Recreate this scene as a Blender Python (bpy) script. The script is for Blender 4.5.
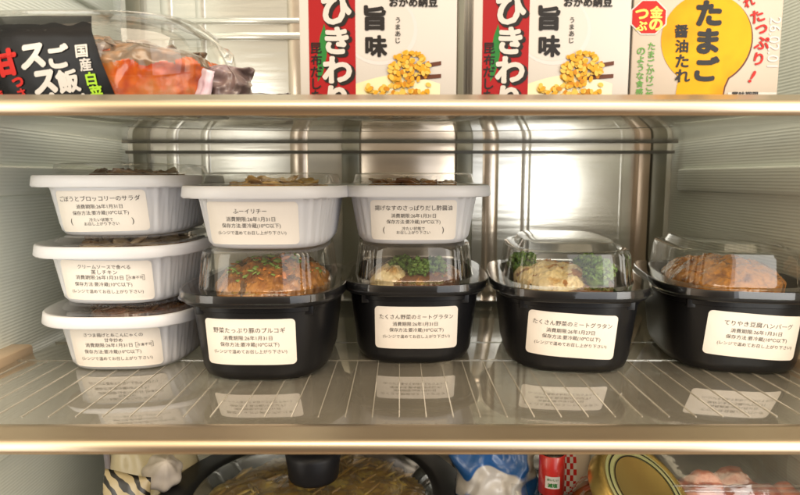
import bpy, bmesh, math, random
import numpy as np
from mathutils import Vector, Matrix, noise

R = math.radians
random.seed(7)
for o in list(bpy.data.objects):
    bpy.data.objects.remove(o)
S = bpy.context.scene
COL = S.collection

# ------------------------------------------------------------------ camera
CAM_D, CAM_H, PITCH, FPX = 0.33, 0.144, R(6.7), 600.0
cd = bpy.data.cameras.new('camera')
cam = bpy.data.objects.new('camera', cd)
COL.objects.link(cam)
cam.location = (0, -CAM_D, CAM_H)
cam.rotation_euler = (R(90) - PITCH, 0, 0)
cd.sensor_width = 36
cd.lens = FPX / 800 * 36
cd.clip_start, cd.clip_end = 0.01, 50
cd.dof.use_dof = True
cd.dof.focus_distance = 0.455
cd.dof.aperture_fstop = 9
S.camera = cam

# ------------------------------------------------------------------ world and lamps
W = bpy.data.worlds.new('World')
S.world = W
W.use_nodes = True
wn, wl = W.node_tree.nodes, W.node_tree.links
bg = wn['Background']
tc = wn.new('ShaderNodeTexCoord')
sx = wn.new('ShaderNodeSeparateXYZ')
wl.new(tc.outputs['Generated'], sx.inputs[0])
wr = wn.new('ShaderNodeValToRGB')
wr.color_ramp.elements[0].position = 0.30
wr.color_ramp.elements[0].color = (0.16, 0.10, 0.06, 1)
wr.color_ramp.elements[1].position = 0.62
wr.color_ramp.elements[1].color = (1.0, 0.80, 0.56, 1)
e_ = wr.color_ramp.elements.new(0.5)
e_.color = (0.70, 0.52, 0.36, 1)
mp = wn.new('ShaderNodeMath'); mp.operation = 'MULTIPLY_ADD'
mp.inputs[1].default_value = 0.5; mp.inputs[2].default_value = 0.5
wl.new(sx.outputs['Z'], mp.inputs[0])
wl.new(mp.outputs[0], wr.inputs[0])
# darker patch painted into the room for the person holding the camera, deepening reflections
vl = wn.new('ShaderNodeVectorMath'); vl.operation = 'DISTANCE'
vl.inputs[1].default_value = (0.0, -1.0, -0.15)
wl.new(tc.outputs['Generated'], vl.inputs[0])
ps = wn.new('ShaderNodeMapRange'); ps.interpolation_type = 'SMOOTHSTEP'
ps.inputs['From Min'].default_value = 0.30; ps.inputs['From Max'].default_value = 0.95
ps.inputs['To Min'].default_value = 0.16; ps.inputs['To Max'].default_value = 1.0
wl.new(vl.outputs['Value'], ps.inputs[0])
mxw = wn.new('ShaderNodeVectorMath'); mxw.operation = 'SCALE'
wl.new(wr.outputs[0], mxw.inputs[0]); wl.new(ps.outputs[0], mxw.inputs['Scale'])
wl.new(mxw.outputs[0], bg.inputs['Color'])
bg.inputs['Strength'].default_value = 1.7


def area(name, loc, target, sx_, sy_, power, col):
    l = bpy.data.lights.new(name, 'AREA')
    l.shape = 'RECTANGLE'; l.size = sx_; l.size_y = sy_
    l.energy = power; l.color = col
    o = bpy.data.objects.new(name, l)
    COL.objects.link(o)
    o.location = loc
    o.rotation_euler = (Vector(target) - Vector(loc)).to_track_quat('-Z', 'Y').to_euler()
    return o


area('kitchen_lamp', (0.15, -1.15, 1.45), (0, 0.1, 0.08), 1.3, 0.8, 21, (1.0, 0.82, 0.62))
area('kitchen_window', (0.85, -1.35, 0.30), (0, 0.15, 0.05), 1.3, 1.9, 12, (0.90, 0.94, 1.0))
area('fridge_lamp', (0, 0.16, 0.545), (0, 0.20, 0), 0.56, 0.26, 0.6, (0.96, 1.0, 0.90))
for s_ in (-1, 1):      # added upright fill lamps, out of view, in front of each side wall
    lc_ = area('fill_column', (s_ * 0.31, -0.12, 0.06), (s_ * 0.12, 0.30, 0.06), 0.12, 0.55, 0.25, (1.0, 0.98, 0.90))
    lc_.data.spread = R(110)


S.view_settings.view_transform = 'Standard'
S.view_settings.look = 'None'
S.view_settings.exposure = 0.34
S.view_settings.gamma = 1.0
try:
    S.cycles.use_denoising = True
    S.cycles.transparent_max_bounces = 40
    S.cycles.max_bounces = 12
    S.cycles.caustics_reflective = False
    S.cycles.sample_clamp_indirect = 6
except Exception:
    pass


def pix(px, py, d):
    """world point on the ray of photo pixel (px,py) at horizontal distance d from the camera"""
    u, v = (px - 400) / FPX, (py - 247.5) / FPX
    dy = math.cos(PITCH) - v * math.sin(PITCH)
    dz = -math.sin(PITCH) - v * math.cos(PITCH)
    t = d / dy
    return Vector((u * t, d - CAM_D, CAM_H + dz * t))


# ------------------------------------------------------------------ materials
def mat(name, col, rough=0.5, metal=0.0, col2=None, nscale=40, nstretch=(1, 1, 1), bump=0.0, bscale=None,
        spec=0.5, coat=0.0, sss=0.0, rvar=0.0, ramp=(0.35, 0.65), detail=4, coord='Object', wave=None, emit=None):
    m = bpy.data.materials.new(name)
    m.use_nodes = True
    n, l = m.node_tree.nodes, m.node_tree.links
    p = n['Principled BSDF']
    p.inputs['Base Color'].default_value = (*col, 1)
    p.inputs['Roughness'].default_value = rough
    p.inputs['Metallic'].default_value = metal
    p.inputs['Specular IOR Level'].default_value = spec
    p.inputs['Coat Weight'].default_value = coat
    p.inputs['Coat Roughness'].default_value = 0.08
    if sss:
        p.inputs['Subsurface Weight'].default_value = sss
        p.inputs['Subsurface Radius'].default_value = (0.006, 0.005, 0.004)
        p.inputs['Subsurface Scale'].default_value = 0.6
    t = n.new('ShaderNodeTexCoord')
    mpn = n.new('ShaderNodeMapping')
    mpn.inputs['Scale'].default_value = nstretch
    l.new(t.outputs[coord], mpn.inputs[0])
    nz = n.new('ShaderNodeTexNoise')
    nz.inputs['Scale'].default_value = nscale
    nz.inputs['Detail'].default_value = detail
    l.new(mpn.outputs[0], nz.inputs['Vector'])
    if col2 is not None:
        cols = [col] + (list(col2) if isinstance(col2[0], tuple) else [col2])
        r = n.new('ShaderNodeValToRGB')
        e = r.color_ramp.elements
        while len(e) < len(cols):
            e.new(0.5)
        for i, c in enumerate(cols):
            e[i].position = ramp[0] + (ramp[1] - ramp[0]) * i / (len(cols) - 1)
            e[i].color = (*c, 1)
        l.new(nz.outputs['Fac'], r.inputs[0])
        l.new(r.outputs[0], p.inputs['Base Color'])
    if rvar:
        q = n.new('ShaderNodeMath'); q.operation = 'MULTIPLY_ADD'
        q.inputs[1].default_value = rvar; q.inputs[2].default_value = rough - rvar / 2
        l.new(nz.outputs['Fac'], q.inputs[0])
        l.new(q.outputs[0], p.inputs['Roughness'])
    last = None
    if bump:
        b = n.new('ShaderNodeBump')
        b.inputs['Strength'].default_value = bump
        b.inputs['Distance'].default_value = 0.002
        if bscale:
            nz2 = n.new('ShaderNodeTexNoise')
            nz2.inputs['Scale'].default_value = bscale
            nz2.inputs['Detail'].default_value = 3
            l.new(mpn.outputs[0], nz2.inputs['Vector'])
            l.new(nz2.outputs['Fac'], b.inputs['Height'])
        else:
            l.new(nz.outputs['Fac'], b.inputs['Height'])
        last = b
    if wave:
        axis, sc, st, dist = wave
        w = n.new('ShaderNodeTexWave')
        w.bands_direction = axis
        w.inputs['Scale'].default_value = sc
        w.inputs['Distortion'].default_value = dist
        w.inputs['Detail'].default_value = 1
        w.inputs['Detail Scale'].default_value = 0.4
        l.new(t.outputs[coord], w.inputs['Vector'])
        b = n.new('ShaderNodeBump')
        b.inputs['Strength'].default_value = st
        b.inputs['Distance'].default_value = 0.001
        l.new(w.outputs['Fac'], b.inputs['Height'])
        if last:
            l.new(last.outputs[0], b.inputs['Normal'])
        last = b
    if last:
        l.new(last.outputs[0], p.inputs['Normal'])
    return m


def clear(name, tint=(0.93, 0.94, 0.92), base=0.05, edge=0.75, power=3.0, rough=0.06, haze=0.0, hazecol=(0.8, 0.8, 0.78),
          bump=0.0, bscale=30, stretch=(1, 1, 1), gcol=(1, 1, 1), smudge=0.0):
    """thin clear plastic or glass: see-through with mirror reflections that grow towards grazing angles"""
    m = bpy.data.materials.new(name)
    m.use_nodes = True
    n, l = m.node_tree.nodes, m.node_tree.links
    n.remove(n['Principled BSDF'])
    out = n['Material Output']
    tr = n.new('ShaderNodeBsdfTransparent'); tr.inputs[0].default_value = (*tint, 1)
    gl = n.new('ShaderNodeBsdfGlossy'); gl.inputs['Color'].default_value = (*gcol, 1)
    gl.inputs['Roughness'].default_value = rough
    lw = n.new('ShaderNodeLayerWeight'); lw.inputs['Blend'].default_value = 0.5
    pw = n.new('ShaderNodeMath'); pw.operation = 'POWER'; pw.inputs[1].default_value = power
    ma = n.new('ShaderNodeMath'); ma.operation = 'MULTIPLY_ADD'
    ma.inputs[1].default_value = edge; ma.inputs[2].default_value = base
    ma.use_clamp = True
    l.new(lw.outputs['Facing'], pw.inputs[0]); l.new(pw.outputs[0], ma.inputs[0])
    first = tr
    tx = n.new('ShaderNodeTexCoord')
    mpn = n.new('ShaderNodeMapping'); mpn.inputs['Scale'].default_value = stretch
    l.new(tx.outputs['Object'], mpn.inputs[0])
    nz = n.new('ShaderNodeTexNoise'); nz.inputs['Scale'].default_value = bscale; nz.inputs['Detail'].default_value = 3
    l.new(mpn.outputs[0], nz.inputs['Vector'])
    if haze:
        df = n.new('ShaderNodeBsdfDiffuse'); df.inputs[0].default_value = (*hazecol, 1)
        mx0 = n.new('ShaderNodeMixShader'); mx0.inputs[0].default_value = haze
        if smudge:
            nz3 = n.new('ShaderNodeTexNoise'); nz3.inputs['Scale'].default_value = 14; nz3.inputs['Detail'].default_value = 6
            l.new(tx.outputs['Object'], nz3.inputs['Vector'])
            mm = n.new('ShaderNodeMath'); mm.operation = 'MULTIPLY_ADD'
            mm.inputs[1].default_value = smudge; mm.inputs[2].default_value = haze - smudge / 2; mm.use_clamp = True
            l.new(nz3.outputs['Fac'], mm.inputs[0]); l.new(mm.outputs[0], mx0.inputs[0])
        l.new(tr.outputs[0], mx0.inputs[1]); l.new(df.outputs[0], mx0.inputs[2])
        first = mx0
    mx = n.new('ShaderNodeMixShader')
    l.new(ma.outputs[0], mx.inputs[0]); l.new(first.outputs[0], mx.inputs[1]); l.new(gl.outputs[0], mx.inputs[2])
    if bump:
        b = n.new('ShaderNodeBump'); b.inputs['Strength'].default_value = bump; b.inputs['Distance'].default_value = 0.002
        l.new(nz.outputs['Fac'], b.inputs['Height'])
        l.new(b.outputs[0], gl.inputs['Normal'])
    l.new(mx.outputs[0], out.inputs['Surface'])
    return m


M = {}
M['side'] = mat('side wall plastic', (0.77, 0.81, 0.73), 0.25, 0.0, wave=('Z', 115, 0.20, 0.5), spec=0.6, bump=0.10, bscale=9)
M['back'] = mat('brushed back panel', (0.88, 0.86, 0.78), 0.20, 0.66, nscale=3, nstretch=(1, 1, 14), bump=0.15, bscale=8, rvar=0.10)
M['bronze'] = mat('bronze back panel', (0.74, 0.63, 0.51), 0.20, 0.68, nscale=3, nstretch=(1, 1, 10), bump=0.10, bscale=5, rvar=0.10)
M['post'] = mat('olive post', (0.22, 0.21, 0.16), 0.35, 0.3)
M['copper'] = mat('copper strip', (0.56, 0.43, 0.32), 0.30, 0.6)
M['liner'] = mat('liner plastic', (0.62, 0.60, 0.55), 0.35)
M['ledge'] = mat('ledge plastic', (0.62, 0.46, 0.30), 0.3, bump=0.05)
M['glass'] = clear('shelf glass', (0.72, 0.72, 0.67), 0.09, 0.85, 2.8, 0.045, 0.14, (0.72, 0.65, 0.53), bump=0.03, bscale=8, smudge=0.12)
M['rib'] = clear('shelf rib', (0.9, 0.9, 0.85), 0.15, 0.5, 2, 0.10, 0.38, (0.95, 0.88, 0.75))
M['trim'] = mat('satin aluminium trim', (0.52, 0.42, 0.30), 0.32, 0.92, nscale=4, nstretch=(0.4, 30, 30), rvar=0.06)
M['trimlow'] = mat('trim underside', (0.60, 0.58, 0.60), 0.35, 0.5)
M['rail'] = mat('rear rail', (0.10, 0.095, 0.08), 0.3)
M['black'] = mat('black polypropylene', (0.008, 0.008, 0.009), 0.33, spec=0.25, bump=0.04, bscale=260, rvar=0.08)
M['white'] = mat('white polypropylene', (0.68, 0.675, 0.685), 0.38, sss=0.15, bump=0.03, bscale=60)
M['paper'] = mat('label paper', (0.80, 0.735, 0.65), 0.6, bump=0.14, bscale=130)
M['ink'] = mat('label ink', (0.055, 0.048, 0.045), 0.6)
M['lid'] = clear('lid plastic', (0.95, 0.95, 0.94), 0.05, 0.93, 4.2, 0.04, bump=0.10, bscale=35)
M['film'] = clear('clear film', (0.95, 0.95, 0.94), 0.07, 0.55, 2.2, 0.10, 0.03, bump=0.55, bscale=55)
M['ppwhite'] = mat('foam white', (0.53, 0.505, 0.47), 0.45, spec=0.3)
M['ppred'] = mat('print red', (0.30, 0.008, 0.010), 0.48, spec=0.2)
M['pgreen'] = mat('print green', (0.02, 0.16, 0.03), 0.48, spec=0.2)
M['pblack'] = mat('print black', (0.012, 0.010, 0.009), 0.45, spec=0.25)
M['pgrey'] = mat('print grey', (0.55, 0.53, 0.52), 0.48, spec=0.2)
M['pbrown'] = mat('print brown', (0.10, 0.035, 0.02), 0.48, spec=0.2)
M['pbowl'] = mat('print bowl beige', (0.62, 0.55, 0.30), 0.35, col2=(0.72, 0.68, 0.45), nscale=20, coat=0.3)
M['b1'] = mat('bean gold', (0.58, 0.30, 0.02), 0.48, spec=0.2)
M['b2'] = mat('bean amber', (0.46, 0.19, 0.012), 0.48, spec=0.2)
M['b3'] = mat('bean light', (0.64, 0.42, 0.08), 0.48, spec=0.2)
M['pcream'] = mat('print cream', (0.50, 0.43, 0.355), 0.48, spec=0.2, bump=0.15, bscale=30)
M['yolk'] = mat('print yolk', (0.56, 0.25, 0.002), 0.50, spec=0.15, col2=((0.62, 0.33, 0.004), (0.56, 0.15, 0.004)), nscale=14, ramp=(0.3, 0.7), bump=0.1, bscale=35)
M['pyel'] = mat('print yellow', (0.85, 0.62, 0.12), 0.48, spec=0.2)
M['vred'] = mat('print vermilion', (0.42, 0.015, 0.010), 0.48, spec=0.2)
M['pgreen2'] = mat('print leaf green', (0.11, 0.28, 0.06), 0.48, spec=0.2)
M['lime'] = mat('print lime', (0.32, 0.55, 0.03), 0.48, spec=0.2)
M['sleeve'] = mat('black film sleeve', (0.006, 0.006, 0.007), 0.26, bump=0.3, bscale=24, spec=0.18)
M['kimchi'] = mat('kimchi', (0.36, 0.035, 0.005), 0.25, col2=((0.58, 0.11, 0.008), (0.42, 0.16, 0.04)), nscale=60, coat=0.6, bump=0.5, bscale=90)
M['kimleaf'] = mat('kimchi leaf', (0.22, 0.13, 0.07), 0.25, col2=((0.13, 0.085, 0.055), (0.36, 0.19, 0.09)), nscale=60, coat=0.6, bump=0.4, bscale=90)
M['pinkedge'] = mat('pink film edge', (0.60, 0.44, 0.52), 0.35, col2=((0.66, 0.55, 0.60), (0.05, 0.03, 0.03)), nscale=75, ramp=(0.45, 0.72), coat=0.3)
M['bagpink'] = mat('pink bag film', (0.30, 0.20, 0.22), 0.3, col2=((0.20, 0.14, 0.13), (0.05, 0.03, 0.035)), nscale=22, coat=0.4, bump=0.4, bscale=60)
M['baggrey'] = mat('grey bag film', (0.16, 0.14, 0.15), 0.28, col2=(0.27, 0.24, 0.26), nscale=25, coat=0.4, bump=0.4, bscale=60)
M['panblk'] = mat('pan enamel', (0.008, 0.008, 0.009), 0.45, spec=0.22, rvar=0.1)
M['knob'] = mat('knob bakelite', (0.010, 0.010, 0.012), 0.42, spec=0.25)
M['panglass'] = clear('lid glass', (0.84, 0.85, 0.80), 0.05, 0.5, 3.2, 0.05, 0.05, (0.55, 0.58, 0.52), smudge=0.10)
M['noodle'] = mat('fried noodles', (0.40, 0.24, 0.03), 0.35, col2=((0.30, 0.15, 0.02), (0.56, 0.38, 0.07)), nscale=50, coat=0.3, bump=0.4, bscale=120)
M['gold'] = mat('gold lid', (0.65, 0.47, 0.15), 0.25, 0.85)
M['olive'] = mat('olive lacquer', (0.34, 0.35, 0.15), 0.30, 0.2, col2=(0.42, 0.40, 0.18), nscale=40, coat=0.4)
M['jar'] = clear('jar glass', (0.85, 0.88, 0.82), 0.08, 0.8, 2.6, 0.03)
M['paste'] = mat('jar paste', (0.30, 0.12, 0.02), 0.48, spec=0.2)
M['meat'] = mat('ham', (0.50, 0.13, 0.07), 0.35, col2=((0.62, 0.22, 0.13), (0.42, 0.08, 0.05)), nscale=70, coat=0.5, bump=0.3, bscale=110, sss=0.1)
M['blue'] = mat('blue print film', (0.015, 0.10, 0.38), 0.25, coat=0.5, bump=0.4, bscale=40)
M['whitefilm'] = mat('white print film', (0.62, 0.60, 0.56), 0.3, coat=0.4, bump=0.4, bscale=40)
M['kraft'] = mat('yellow paper film', (0.55, 0.44, 0.22), 0.4, col2=(0.64, 0.55, 0.36), nscale=20, coat=0.3, bump=0.5, bscale=45)
M['garlic'] = mat('garlic skin', (0.66, 0.58, 0.48), 0.4, col2=(0.74, 0.66, 0.58), nscale=60, nstretch=(1, 1, 0.2), bump=0.3, bscale=80)
M['redcap'] = mat('red label film', (0.50, 0.025, 0.02), 0.3, coat=0.4)
M['darksauce'] = mat('dark sauce bottle', (0.018, 0.010, 0.008), 0.2, coat=0.5)
M['bulgogi'] = mat('simmered pork', (0.34, 0.13, 0.03), 0.3, col2=((0.50, 0.22, 0.05), (0.20, 0.07, 0.02)), nscale=55, coat=0.5, bump=0.4, bscale=140)
M['carrot'] = mat('carrot', (0.62, 0.20, 0.02), 0.35, coat=0.4)
M['scallion'] = mat('greens', (0.16, 0.26, 0.035), 0.4, col2=(0.25, 0.36, 0.07), nscale=60, coat=0.3)
M['brocc'] = mat('broccoli', (0.07, 0.15, 0.016), 0.5, col2=((0.12, 0.23, 0.03), (0.20, 0.30, 0.06)), nscale=180, bump=0.7, bscale=420)
M['gratin'] = mat('gratin', (0.74, 0.55, 0.24), 0.35, col2=((0.82, 0.66, 0.36), (0.60, 0.34, 0.10)), nscale=70, coat=0.4, bump=0.4, bscale=130)
M['mince'] = mat('meat sauce', (0.16, 0.06, 0.03), 0.35, col2=(0.26, 0.11, 0.05), nscale=80, coat=0.4, bump=0.5, bscale=160)
M['patty'] = mat('glazed patty', (0.34, 0.12, 0.012), 0.22, col2=((0.48, 0.19, 0.02), (0.16, 0.045, 0.006)), nscale=75, coat=0.5, bump=0.9, bscale=150)
M['burdock'] = mat('burdock', (0.22, 0.12, 0.06), 0.35, col2=((0.42, 0.28, 0.15), (0.12, 0.06, 0.035)), nscale=45, coat=0.3, bump=0.3, bscale=120)
M['chicken'] = mat('cream chicken', (0.42, 0.28, 0.14), 0.35, col2=((0.55, 0.42, 0.26), (0.24, 0.13, 0.06)), nscale=45, coat=0.3, bump=0.3, bscale=120)
M['konjac'] = mat('simmered konjac', (0.10, 0.05, 0.025), 0.25, col2=((0.20, 0.10, 0.04), (0.06, 0.03, 0.02)), nscale=45, coat=0.5, bump=0.3, bscale=120)
M['egg'] = mat('stir fried wheat gluten', (0.50, 0.28, 0.06), 0.35, col2=((0.62, 0.40, 0.12), (0.34, 0.16, 0.03)), nscale=45, coat=0.3, bump=0.3, bscale=120)
M['aubergine'] = mat('fried aubergine', (0.20, 0.08, 0.03), 0.25, col2=((0.42, 0.20, 0.06), (0.08, 0.03, 0.03)), nscale=45, coat=0.5, bump=0.3, bscale=120)


# hard-edged printed patterns
m_ = mat('striped film', (0.50, 0.40, 0.20), 0.35, coat=0.25, bump=0.4, bscale=45)
n_, l_ = m_.node_tree.nodes, m_.node_tree.links
w_ = n_.new('ShaderNodeTexWave'); w_.bands_direction = 'DIAGONAL'
w_.inputs['Scale'].default_value = 42; w_.inputs['Distortion'].default_value = 5; w_.inputs['Detail Scale'].default_value = 1.2
r_ = n_.new('ShaderNodeValToRGB')
r_.color_ramp.elements[0].position = 0.30; r_.color_ramp.elements[0].color = (0.012, 0.01, 0.008, 1)
r_.color_ramp.elements[1].position = 0.36; r_.color_ramp.elements[1].color = (0.42, 0.33, 0.18, 1)
l_.new(n_['Texture Coordinate'].outputs['Object'], w_.inputs['Vector']); l_.new(w_.outputs['Fac'], r_.inputs[0])
l_.new(r_.outputs[0], n_['Principled BSDF'].inputs['Base Color'])
M['zebra'] = m_
M['bluewhite'] = mat('blue and white printed film', (0.52, 0.49, 0.45), 0.30, col2=(0.02, 0.10, 0.30), nscale=27, ramp=(0.475, 0.50), coat=0.4, bump=0.5, bscale=45, detail=0)


# ------------------------------------------------------------------ object helpers
def mesh_obj(name, verts, faces, material, parent=None, smooth=True, mats=None, fm=None):
    me = bpy.data.meshes.new(name)
    me.from_pydata([tuple(v) for v in verts], [], [tuple(f) for f in faces])
    for m_ in (mats or [material]):
        me.materials.append(m_)
    if fm is not None:
        me.polygons.foreach_set('material_index', fm)
    if smooth:
        me.polygons.foreach_set('use_smooth', [True] * len(me.polygons))
    me.update()
    o = bpy.data.objects.new(name, me)
    COL.objects.link(o)
    if parent:
        o.parent = parent
    return o


def bm_obj(name, bm, material, parent=None, smooth=True):
    me = bpy.data.meshes.new(name)
    bmesh.ops.recalc_face_normals(bm, faces=bm.faces)
    bm.to_mesh(me); bm.free()
    me.materials.append(material)
    if smooth:
        me.polygons.foreach_set('use_smooth', [True] * len(me.polygons))
    o = bpy.data.objects.new(name, me)
    COL.objects.link(o)
    if parent:
        o.parent = parent
    return o


def sharp(o, deg=35):
    for e in o.data.edges:
        pass
    o.data.set_sharp_from_angle(angle=R(deg))
    return o


def thing(name, label, cat, loc=(0, 0, 0), rz=0, group=None):
    o = bpy.data.objects.new(name, None)
    o.empty_display_size = 0.02
    COL.objects.link(o)
    o.location = loc
    o.rotation_euler = (0, 0, rz)
    return tag(o, label, cat, group)


def tag(o, label, cat, group=None):
    o['label'] = label; o['category'] = cat
    if group:
        o['group'] = group
    return o


def struct(o):
    o['kind'] = 'structure'
    return o


def bm_box(bm, x0, x1, y0, y1, z0, z1, bev=0.0, seg=2):
    r = bmesh.ops.create_cube(bm, size=1)
    vs = r['verts']
    for v in vs:
        v.co = Vector(((x0 + x1) / 2 + v.co.x * (x1 - x0), (y0 + y1) / 2 + v.co.y * (y1 - y0), (z0 + z1) / 2 + v.co.z * (z1 - z0)))
    if bev:
        es = list({e for v in vs for e in v.link_edges})
        bmesh.ops.bevel(bm, geom=es, offset=bev, segments=seg, affect='EDGES', profile=0.5)


def box_obj(name, dims, material, parent=None, bev=0.0, seg=2):
    bm = bmesh.new()
    bm_box(bm, *dims, bev=bev, seg=seg)
    return sharp(bm_obj(name, bm, material, parent), 50)


def outline(a, b, n, K):
    """closed superellipse, K points of equal arc length, starting at the front centre (0,-b) towards +x"""
    t = np.linspace(0, 2 * np.pi, 721) - np.pi / 2
    c, s = np.cos(t), np.sin(t)
    x = a * np.sign(c) * np.abs(c) ** (2 / n)
    y = b * np.sign(s) * np.abs(s) ** (2 / n)
    L = np.concatenate([[0], np.cumsum(np.hypot(np.diff(x), np.diff(y)))])
    q = np.linspace(0, L[-1], K + 1)[:-1]
    return np.stack([np.interp(q, L, x), np.interp(q, L, y)], 1), L[-1]


def normals2d(p):
    d = np.roll(p, -1, 0) - np.roll(p, 1, 0)
    n = np.stack([d[:, 1], -d[:, 0]], 1)
    return n / np.maximum(np.linalg.norm(n, axis=1)[:, None], 1e-9)


def loft(name, rings, material, parent=None, K=160, flute=None, cap0=True, cap1=False, sharp_deg=None):
    """rings: (z, a, b, n[, flute_weight]) ; flute(i/K, normal) -> outward offset"""
    V, F = [], []
    for rg in rings:
        z, a, b, n = rg[:4]
        p, L = outline(a, b, n, K)
        if flute and len(rg) > 4 and rg[4]:
            nn = normals2d(p)
            off = np.array([flute(i / K, nn[i], L) for i in range(K)]) * rg[4]
            p = p + nn * off[:, None]
        V += [(x, y, z) for x, y in p]
    for r in range(len(rings) - 1):
        for i in range(K):
            j = (i + 1) % K
            F.append((r * K + i, r * K + j, (r + 1) * K + j, (r + 1) * K + i))
    if cap0:
        F.append(tuple(range(K))[::-1])
    if cap1:
        F.append(tuple(range((len(rings) - 1) * K, len(rings) * K)))
    o = mesh_obj(name, V, F, material, parent)
    if sharp_deg:
        sharp(o, sharp_deg)
    return o


class Surf:
    """front of a lofted wall between two outlines: maps (s along the front, z) to a point"""

    def __init__(self, z0, r0, z1, r1, smax=0.11):
        self.z0, self.z1, self.smax = z0, z1, smax
        self.N = 221
        self.T = []
        for k in range(13):
            f = k / 12
            a, b, n = [r0[i] + (r1[i] - r0[i]) * f for i in range(3)]
            p, L = outline(a, b, n, 800)
            nn = normals2d(p)
            s = np.linspace(-smax, smax, self.N)
            idx = (s / L * 800) % 800
            i0 = np.floor(idx).astype(int) % 800
            i1 = (i0 + 1) % 800
            w = (idx - np.floor(idx))[:, None]
            self.T.append((p[i0] * (1 - w) + p[i1] * w, nn[i0] * (1 - w) + nn[i1] * w))

    def __call__(self, s, z, off):
        f = min(max((z - self.z0) / (self.z1 - self.z0), 0), 1) * 12
        k = min(int(f), 11); w = f - k
        g = min(max((s + self.smax) / (2 * self.smax), 0), 1) * (self.N - 1)
        i = min(int(g), self.N - 2); u = g - i
        r = []
        for kk in (k, k + 1):
            p, n = self.T[kk]
            q = p[i] * (1 - u) + p[i + 1] * u
            m = n[i] * (1 - u) + n[i + 1] * u
            r.append(q + m * off)
        q = r[0] * (1 - w) + r[1] * w
        return (q[0], q[1], z)


_tc = {}


def text_geo(s, bold=0.0):
    """filled glyph outlines of a line of text, centred, scaled to height units of 1 em"""
    key = s
    if key in _tc:
        return _tc[key]
    c = bpy.data.curves.new('t', 'FONT')
    c.body = s
    c.size = 1.0
    c.resolution_u = 3
    c.align_x = 'CENTER'
    c.align_y = 'CENTER'
    c.fill_mode = 'FRONT'
    o = bpy.data.objects.new('t', c)
    COL.objects.link(o)
    bpy.context.view_layer.update()
    dg = bpy.context.evaluated_depsgraph_get()
    e = o.evaluated_get(dg)
    me = e.to_mesh()
    V = np.array([v.co[:2] for v in me.vertices]) if len(me.vertices) else np.zeros((0, 2))
    F = [tuple(p.vertices) for p in me.polygons]
    e.to_mesh_clear()
    bpy.data.objects.remove(o); bpy.data.curves.remove(c)
    if len(V):
        lo, hi = V.min(0), V.max(0)
        V = V - (lo + hi) / 2
    _tc[key] = (V, F)
    return _tc[key]


class Print:
    """collects text pieces in flat (u,v) coordinates, then maps them on a surface; bold = stroke thickening in em"""

    def __init__(self):
        self.V, self.F = [], []

    def line(self, s, u, v, width=None, height=None, bold=0.0, rot=0.0, skew=0.0, sx=1.0):
        V, F = text_geo(s)
        if not len(V):
            return
        ext = V.max(0) - V.min(0)
        k = width / ext[0] if width else height / ext[1]
        n = 1 if bold <= 0 else 10
        for q in range(n):
            A = V.copy()
            if q:
                A += np.array([math.cos(q * 2 * math.pi / 9), math.sin(q * 2 * math.pi / 9)]) * bold
            A = A * k
            A[:, 0] *= sx
            A[:, 0] += A[:, 1] * skew
            c, sn = math.cos(rot), math.sin(rot)
            A = np.stack([A[:, 0] * c - A[:, 1] * sn + u, A[:, 0] * sn + A[:, 1] * c + v], 1)
            b = len(self.V)
            self.V += [(x, y, q) for x, y in A]
            self.F += [tuple(i + b for i in f) for f in F]

    def column(self, s, u, v, size, pitch=None, bold=0.0, du=0.0, rot=0.0, skew=0.0):
        pitch = pitch or size * 1.08
        for i, ch in enumerate(s):
            small = ch in 'っゃゅょッ'
            self.line(ch, u + du * i, v - pitch * i, height=size * (0.6 if small else 1.0) if ch not in 'ー一' else size * 0.12, bold=bold, rot=rot, skew=skew)

    def rect(self, u0, v0, u1, v1):
        b = len(self.V)
        self.V += [(u0, v0, 0), (u1, v0, 0), (u1, v1, 0), (u0, v1, 0)]
        self.F.append((b, b + 1, b + 2, b + 3))

    def build(self, name, fn, material, parent, vmin=None):
        F = self.F if vmin is None else [f for f in self.F if min(self.V[i][1] for i in f) > vmin]
        return mesh_obj(name, [fn(u, v, q) for u, v, q in self.V], F, material, parent, smooth=False)


def lumps(name, pts, material, parent=None, seed=1, sub=2, rough=0.35):
    """one mesh of many irregular lumps; pts: (x,y,z,rx,ry,rz,rot)"""
    rnd = random.Random(seed)
    bm = bmesh.new()
    for (x, y, z, rx, ry, rz_, a) in pts:
        r = bmesh.ops.create_icosphere(bm, subdivisions=sub, radius=1)
        o = Vector((rnd.random() * 50, rnd.random() * 50, rnd.random() * 50))
        m = Matrix.Rotation(a, 3, 'Z') @ Matrix.Rotation(rnd.uniform(-.6, .6), 3, 'X') @ Matrix.Rotation(rnd.uniform(-.6, .6), 3, 'Y')
        for v in r['verts']:
            k = 1 + rough * noise.noise(v.co * 1.6 + o) + rough * 0.5 * noise.noise(v.co * 4 + o)
            q = m @ Vector((v.co.x * rx * k, v.co.y * ry * k, v.co.z * rz_ * k))
            v.co = q + Vector((x, y, z))
    return bm_obj(name, bm, material, parent)


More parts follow.
